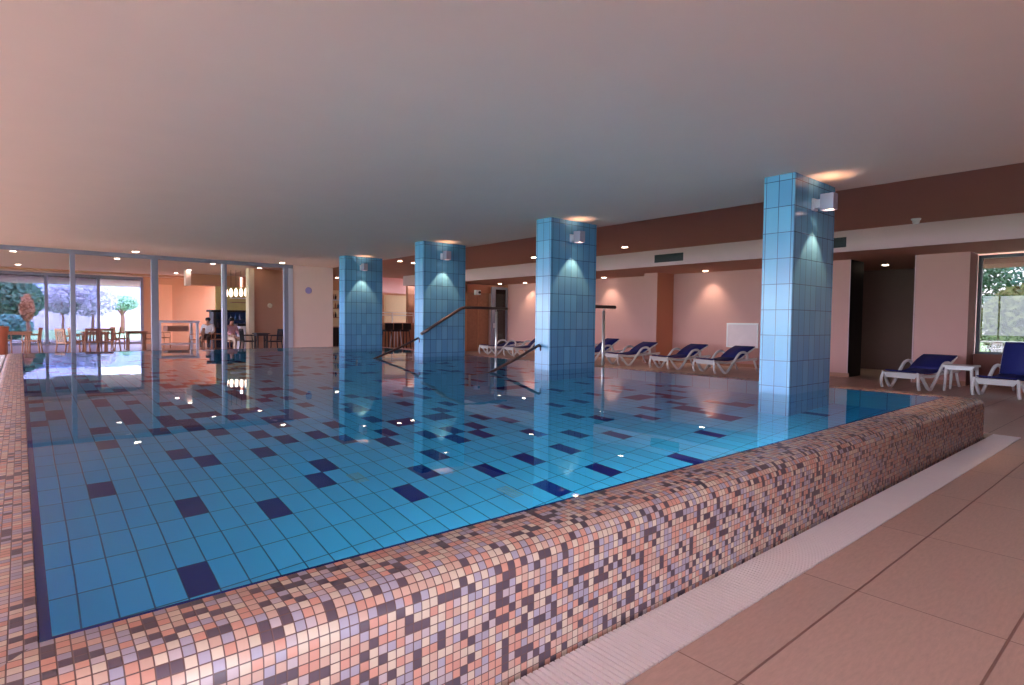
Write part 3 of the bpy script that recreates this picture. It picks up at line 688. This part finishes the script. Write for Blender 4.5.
# ---- people in the cafe (distant)
def person(lab, loc, rz, shirt, trousers, h=1.72*1.2):
    root = thing('person', lab, 'person', loc, rz); k = h/1.72
    def skin(name, verts, edges, rad, mat, sub=2):
        me = bpy.data.meshes.new(name); me.from_pydata([Vector(v)*k for v in verts], edges, []); me.materials.append(mat)
        o = bpy.data.objects.new(name, me); C.objects.link(o); o.parent = root
        o.modifiers.new('skin', 'SKIN').use_smooth_shade = True
        for i, r in enumerate(rad): me.skin_vertices[0].data[i].radius = (r*k, r*k)
        me.skin_vertices[0].data[0].use_root = True
        md = o.modifiers.new('sub', 'SUBSURF'); md.levels = md.render_levels = sub
        return o
    sk = bpy.data.materials.get('skin') or simple('skin', (196,140,112), .6)
    V = [(0,0,.52),(0,-.03,.74),(0,-.02,.94),(0,0,1.05),(0,.02,1.15),(0,.03,1.24),
         (.18,-.01,.98),(.23,.04,.74),(.16,.28,.68),(.13,.34,.69),(-.18,-.01,.98),(-.23,.04,.74),(-.16,.28,.68),(-.13,.34,.69),
         (.09,.06,.52),(.13,.42,.50),(.13,.40,.09),(.13,.52,.04),(-.09,.06,.52),(-.13,.42,.50),(-.13,.38,.09),(-.13,.50,.04)]
    E_ = [(0,1),(1,2),(2,3),(3,4),(4,5),(2,6),(6,7),(7,8),(8,9),(2,10),(10,11),(11,12),(12,13),(0,14),(14,15),(15,16),(16,17),(0,18),(18,19),(19,20),(20,21)]
    R = [.13,.12,.13,.05,.08,.065,.055,.042,.034,.03,.055,.042,.034,.03,.085,.06,.042,.035,.085,.06,.042,.035]
    skin('body', V, E_, R, sk)
    Vs = [V[i] for i in (0,1,2,6,7,8,10,11,12)]; skin('shirt', Vs, [(0,1),(1,2),(2,3),(3,4),(4,5),(2,6),(6,7),(7,8)], [.145,.14,.15,.075,.057,.045,.075,.057,.045], shirt)
    Vt = [V[i] for i in (0,14,15,16,18,19,20)]; skin('trousers', Vt, [(0,1),(1,2),(2,3),(0,4),(4,5),(5,6)], [.14,.1,.072,.055,.1,.072,.055], trousers)
    g = MB(); g.lathe(Vector((0,.0,1.2))*k, [(.085*k,-.03*k),(.098*k,.04*k),(.08*k,.09*k),(.03*k,.115*k)], 14); g.build('hair', M['darker'], root)
def seated(px, Y, a, lab, sh, tr_, clab):
    q = at0(px, Y); ch = chair('cafe_chair', clab, q, a, M['wood'], arms=False)
    person(lab, q, a, sh, tr_, 1.72)
seated(208, 26.0, math.radians(150), 'person in a white shirt and dark trousers seated in the cafe near the bar', simple('white shirt', (240,238,244), .8), M['dark'], 'brown chair under the person in the white shirt')
seated(231.5, 23.9, math.radians(200), 'person in a pink top and beige trousers seated before the drinks cabinet', simple('pink top', (220,170,172), .8), simple('beige trousers', (220,192,166), .8), 'brown chair under the person in the pink top')
# ------------------------------------------------------------------ bar lobby seen right of the pale wall
struct('wall_lobby_back', B(8.3, 30.0, 0, 19.5, 30.2, 3.9), M['orange'], 'orange lobby back wall', 'wall')
struct('ceiling_lobby', B(8.1, 24.5, ZR, 19.5, 30.2, ZR+.2), M['ceil_brown'], 'lobby ceiling', 'ceiling')
struct('wall_lobby_right', B(17.3, 20.2, 0, 17.5, 30.0, ZR), M['orange_side'], 'lobby side wall', 'wall')
q0, q1 = ony(384, 291, 26), ony(414, 275, 26)
struct('trim_7', B(q0.x-.8, 26, 2.62, q1.x+.2, 26.2, ZR), M['wall_pink'], 'pale lintel over the lobby', 'trim')
struct('wall_lobby_cream', B(ony(385,300,28).x, 28, 1.15, ony(408,300,28).x, 28.1, 2.62), M['cream'], 'cream wall over the bar', 'wall')
struct('wall_lobby_post', B(ony(408,300,25).x, 25, 0, ony(414,300,25).x, 25.2, ZR), M['wood'], 'brown post in the lobby', 'wall')
bs = thing('bar_shelves', 'bar shelving with bottles right of the pale end wall', 'shelf', (ony(332,320,27).x, 27, 0))
for zz in (.9, 1.35, 1.8, 2.2): B(-.55,-.2,zz,.55,.2,zz+.04).build('shelf_board', M['wood'] if zz < 2 else M['white'], bs)
B(-.6,.2,0,.6,.25,2.7).build('back_panel', M['cream'], bs)
B(-.55,-.25,0,.55,.2,.9).build('cupboard', M['darker'], bs)
for j in range(8):
    for zz in (1.39, 1.84, 2.24):
        g = MB(); g.lathe((0,0,0), [(.045,0),(.045,.15),(.018,.2),(.016,.26)], 8)
        o = g.build('bottle', [M['darker'], M['cream'], M['wood']][(j+int(zz*10)) % 3]); c0 = bs.location
        o.location = (c0.x-.45+.125*j, c0.y-.02, zz)
        tag(o, 'bottle on the %s of the bar shelves right of the pale wall' % {1.39: 'lower board', 1.84: 'middle board', 2.24: 'top board'}[zz], 'bottle', 'bar bottles %s' % {1.39: 'lower', 1.84: 'middle', 2.24: 'top'}[zz])
br_ = thing('bar_counter', 'long wooden bar counter seen between the two farthest pillars', 'bar counter', (ony(397,330,24.5).x, 24.5, 0))
B(-1.3,-.25,0,1.1,.25,1.05).build('counter_front', M['wood'], br_); B(-1.4,-.35,1.05,1.2,.35,1.15).build('counter_top', M['wood_l'], br_, bevel=.01)
g = MB()
for zz in (1.5, 1.62): g.box(-1.3,.3,zz,1.1,.35,zz+.04)
for xx in (-1.25, -.1, 1.05): g.box(xx,.3,1.15,xx+.04,.35,1.62)
g.build('glass_rack', M['steel'], br_)
for k, px in enumerate((387, 396, 405)):
    p = at0(px, 23.2); t = thing('bar_stool', ['left','middle','right'][k]+' one of three dark stools at the bar counter', 'stool', p, 0, 'stools at the bar counter')
    for sx in (-1, 1):
        for sy in (-1, 1):
            g = MB(); g.tube([(sx*.2,sy*.2,0),(sx*.14,sy*.14,.78)], .02, 6); g.build('leg', M['darker'] if k != 1 else M['steel'], t)
    g = MB(); g.lathe((0,0,.78), [(.2,0),(.22,.03),(.2,.08)], 16); g.build('seat', M['darker'], t)
    B(-.2,-.2,.86,.2,-.16,1.15).build('backrest', M['darker'], t, bevel=.01)
# brown doors and ajar glass door at far right end (Y=20)
dr = thing('door_1', 'brown wooden double door at the far end', 'door'); dr['kind'] = 'structure'
zt = 2.5
B(xa-.25, YE+.02, 0, xa, YE+.12, 2.8).build('door_frame', M['wood_l'], dr); B(xa-.25, YE+.02, zt, xc, YE+.12, 2.86).build('door_frame', M['orange_side'], dr)
B(xa, YE+.04, 0, (xa+xb)/2-.02, YE+.1, zt).build('door_leaf', M['wood'], dr, bevel=.01); B((xa+xb)/2+.02, YE+.04, 0, xb, YE+.1, zt).build('door_leaf', M['wood'], dr, bevel=.01)
B((xa+xb)/2-.02, YE+.03, 0, (xa+xb)/2+.02, YE+.1, zt).build('door_frame', M['wood_l'], dr)
dg = thing('door_2', 'glazed door leaf in grey frame standing ajar', 'door'); dg['kind'] = 'structure'
f = MB(); y = YE-.12
for x0, x1, z0, z1 in ((xb,xb+.22,0,2.78),(xc-.1,xc,0,2.78),(xb+.22,xc-.1,2.68,2.78),(xb+.22,xc-.1,0,.2)): f.box(x0, y-.03, z0, x1, y+.03, z1)
f.build('door_frame', M['alu'], dg, bevel=.006); B(xb+.22, y-.004, .2, xc-.1, y+.004, 2.68).build('pane', M['glass_d'], dg)
B(xb+.1, y-.09, 1.0, xb+.14, y-.03, 1.2).build('door_handle', M['steel'], dg)
cm = thing('wall_speaker', 'small white box fixture above the brown doors', 'fixture', (ony(477,292.5,YE).x, YE, ony(477,292.5,YE).z))
B(-.16,-.12,-.1,.12,-.001,.1).build('fixture_body', M['white'], cm, bevel=.01); g = MB(); g.tube([(.04,-.15,0),(.04,-.12,0)], .06, 10); g.build('lens', M['darker'], cm)
# ------------------------------------------------------------------ planter at far left
pl = thing('planter', 'tall terracotta planter at the far left edge beside the pool', 'planter', (-.46, 18.0, 0))
g = MB(); g.lathe((0,0,0), [(.16,0),(.18,.02),(.23,.75),(.26,.95),(.27,1.04),(.23,1.04),(.2,.95)], 24); g.build('pot', M['terra'], pl)
g = MB(); g.lathe((0,0,0), [(.2,.93),(.1,.96)], 24); g.build('soil', M['dark'], pl)
# ------------------------------------------------------------------ outdoors
def ground(name, pts, z, m, lab, cat):
    mb = MB(); mb.face([(x, y, z) for x, y in pts]); return struct(name, mb, m, lab, cat)
ground('floor_terrace', [(-14,YB+.2),(12,YB+.2),(12,41),(-14,41)], -.02, M['terrace'], 'pale terrace outside the cafe', 'terrace')
mb = MB()
for x0, y0, x1, y1 in ((-90,-60,-12,160),(-12,41,20,160),(20,3.2,120,160),(-12,-60,120,-14),(30,-14,120,3.2),(12,33.3,20,41)): mb.face([(x0,y0,-.15),(x1,y0,-.15),(x1,y1,-.15),(x0,y1,-.15)])
struct('floor_lawn', mb, M['grass'], 'green lawn outside', 'lawn')
ground('floor_side_terrace', [(-12,-14),(-8.1,-14),(-8.1,33),(-12,33)], -.03, M['terrace'], 'paved terrace left of the hall', 'terrace')
ground('floor_right_terrace', [(16.5,-14),(30,-14),(30,3.2),(16.5,3.2)], -.03, M['terrace'], 'paved terrace right of the hall', 'terrace')
struct('ceiling_veranda', B(-14, YB+.2, 3.05, 12, 41, 3.3), M['ceil'], 'white veranda roof outside the cafe windows', 'roof')
tag(B(-30, 76, -.15, 34, 76.4, 2.7).build('garden_wall', M['lavwall']), 'long pale garden wall at the back of the lawn', 'wall')
def foliage(name, lab, c, r, m, n=420, ls=.22, trunk=None, cat='tree'):
    t = thing(name, lab, cat, (c[0], c[1], -.15))
    g = MB(); rnd = random.Random(int(c[0]*10+c[1]))
    for _ in range(n):
        while 1:
            v = Vector((rnd.uniform(-1,1), rnd.uniform(-1,1), rnd.uniform(-1,1)))
            if .35 < v.length < 1: break
        p = Vector((v.x*r[0], v.y*r[1], v.z*r[2]+c[2]+.15))
        a = Vector((rnd.uniform(-1,1), rnd.uniform(-1,1), rnd.uniform(-1,1))).normalized(); b_ = a.orthogonal().normalized()
        s_ = ls*rnd.uniform(.6, 1.3)
        g.face([p-a*s_, p-b_*s_*.5, p+a*s_, p+b_*s_*.5])
    g.build('foliage', m, t, merge=False)
    if trunk:
        g = MB(); g.tube([(0,0,0),(.05,0,c[2]*.5),(-.1,.1,c[2]+r[2]*.3)], [trunk, trunk*.8, trunk*.4], 8)
        for k in range(4):
            a = k*1.6; g.tube([(0,0,c[2]*.6),(math.cos(a)*r[0]*.5, math.sin(a)*r[1]*.5, c[2]+r[2]*.2)], [trunk*.5, trunk*.15], 6)
        g.build('trunk', M['bark'], t)
    return t
def fol(name, lab, px, py, Y, rpx, rzpx, m, **k):
    q = ony(px, py, Y); s_ = Y*.76/F*1.0*1.3
    foliage(name, lab, (q.x, Y, q.z), (rpx*s_, rpx*s_, rzpx*s_*.8), m, **k)
fol('tree', 'dense dark green tree outside the leftmost cafe window', 12, 300, 55, 19, 20, M['leaf'], n=5000, ls=.25, trunk=.25)
fol('shrub', 'blue green shrub low outside the leftmost cafe window', 10, 327, 46, 14, 12, M['leaf_b'], n=1600, ls=.15, cat='shrub')
fol('tree', 'slim orange brown tree outside at the left window', 27, 308, 44, 4, 13, simple('orange leaves', (204,140,96), .8, noise=.3), n=900, ls=.12, trunk=.12)
fol('tree', 'loose mauve tree seen through the first mullion bay', 62, 300, 60, 16, 14, M['leaf_p'], n=1300, ls=.17, trunk=.1)
fol('tree', 'bare looking mauve tree seen right of the first mullion', 92, 300, 60, 18, 18, M['leaf_p'], n=1300, ls=.17, trunk=.12)
fol('tree', 'pale green tree near the second window mullion', 122, 303, 64, 12, 8, simple('pale leaves', (150,190,150), .8, noise=.3), n=900, ls=.17, trunk=.2)
tag(B(-120, 200, -.2, 160, 210, 14).build('hillside', simple('distant hills', (160,176,216), 1, noise=.06)), 'distant blue hillside beyond the garden', 'hill')
# right window garden
for i, (x, y, z, r, mm, lab) in enumerate(((35,8.2,3.2,2.6,M['leaf'],'big dark green tree outside the right window'),(30,4.2,1.4,1.6,simple('olive leaves', (110,120,70), .8, noise=.4),'low olive bush outside the right window'),(39,4.2,3.6,2.6,M['leaf_b'],'blue green tree behind the olive bush'))):
    foliage('tree' if i != 1 else 'shrub', lab, (x, y, z), (r, r, r), mm, n=3500, ls=.16, trunk=.2 if i != 1 else None, cat='tree' if i != 1 else 'shrub')
chair('garden_chair', 'white plastic chair outside the right window, left one', (22.6, 4.1, -.03), math.radians(40), M['plastic'], group=None)
chair('garden_chair', 'white plastic chair outside the right window, right one', (22.3, 3.0, -.03), math.radians(-60), M['plastic'])
gt = thing('garden_table', 'round white garden table outside the right window', 'table', (21.6, 3.55, -.03))
g = MB(); g.lathe((0,0,0), [(.55,.86),(.58,.88),(.56,.91)], 28); g.build('table_top', M['plastic'], gt)
g = MB(); g.lathe((0,0,0), [(.3,0),(.08,.05),(.05,.4),(.06,.86)], 16); g.build('pedestal', M['plastic'], gt)
# ------------------------------------------------------------------ world
w = bpy.data.worlds.new('sky'); bpy.context.scene.world = w; w.use_nodes = True; nt = w.node_tree
bg = nt.nodes['Background']
tc = nt.nodes.new('ShaderNodeTexCoord'); sp = nt.nodes.new('ShaderNodeSeparateXYZ'); nt.links.new(tc.outputs['Generated'], sp.inputs[0])
rp = nt.nodes.new('ShaderNodeValToRGB'); nt.links.new(sp.outputs[2], rp.inputs[0])
rp.color_ramp.elements[0].position = 0; rp.color_ramp.elements[0].color = (.90, .89, .96, 1)
rp.color_ramp.elements[1].position = .6; rp.color_ramp.elements[1].color = (.80, .82, .98, 1)
nt.links.new(rp.outputs[0], bg.inputs[0]); bg.inputs[1].default_value = 11
sun = bpy.data.lights.new('sun', 'SUN'); sun.energy = 2.5; sun.angle = .02; sun.color = (1, .95, .88)
so = bpy.data.objects.new('sun', sun); C.objects.link(so); so.rotation_euler = Vector((-.30, -.42, .86)).to_track_quat('Z', 'Y').to_euler()
# light portals in the real window openings (sampling guides only; they emit nothing)
def portal(c, rot, sx, sy):
    l = bpy.data.lights.new('window portal', 'AREA'); l.shape = 'RECTANGLE'; l.size = sx*S; l.size_y = sy*S; l.cycles.is_portal = True
    o = bpy.data.objects.new('window_portal', l); C.objects.link(o); o.location = c; o.rotation_euler = rot
portal((-8.15, 7.1, 1.5), (0, -math.pi/2, 0), 3.0, 24.2)
portal((-12, 27.5, 1.6), (0, -math.pi/2, 0), 3.2, 11)
portal((-1.5, YB+.4, 1.6), (-math.pi/2, 0, 0), 12.0, 3.2)
portal((16.6, 2.1, 1.8), (0, math.pi/2, 0), 2.2, 2.2)
# ------------------------------------------------------------------ camera, scale to metres
cam = bpy.data.cameras.new('camera'); cam.sensor_width = 36; cam.lens = F/1024*36; cam.clip_start = .05; cam.clip_end = 1000
co = bpy.data.objects.new('camera', cam); C.objects.link(co)
R3 = Matrix((RT, UP, -fw)).transposed(); co.matrix_world = Matrix.Translation((0, 0, H*S)) @ R3.to_4x4()
bpy.context.scene.camera = co
for o in bpy.data.objects:
    if o.parent is None and o is not co:
        o.location = o.location*S
        if o.type != 'LIGHT': o.scale = o.scale*S
for o in bpy.data.objects:
    if o.parent and o.parent.name.startswith('backrest') and False: pass
sc = bpy.context.scene
sc.view_settings.view_transform = 'Standard'; sc.view_settings.look = 'None'; sc.view_settings.gamma = 1
sc.view_settings.use_curve_mapping = False; sc.view_settings.exposure = .9
sc.cycles.max_bounces = 14; sc.cycles.diffuse_bounces = 6; sc.cycles.glossy_bounces = 6; sc.cycles.transmission_bounces = 8; sc.cycles.transparent_max_bounces = 16
sc.cycles.caustics_refractive = True; sc.cycles.caustics_reflective = True; sc.cycles.sample_clamp_indirect = 15
sc.cycles.use_denoising = True
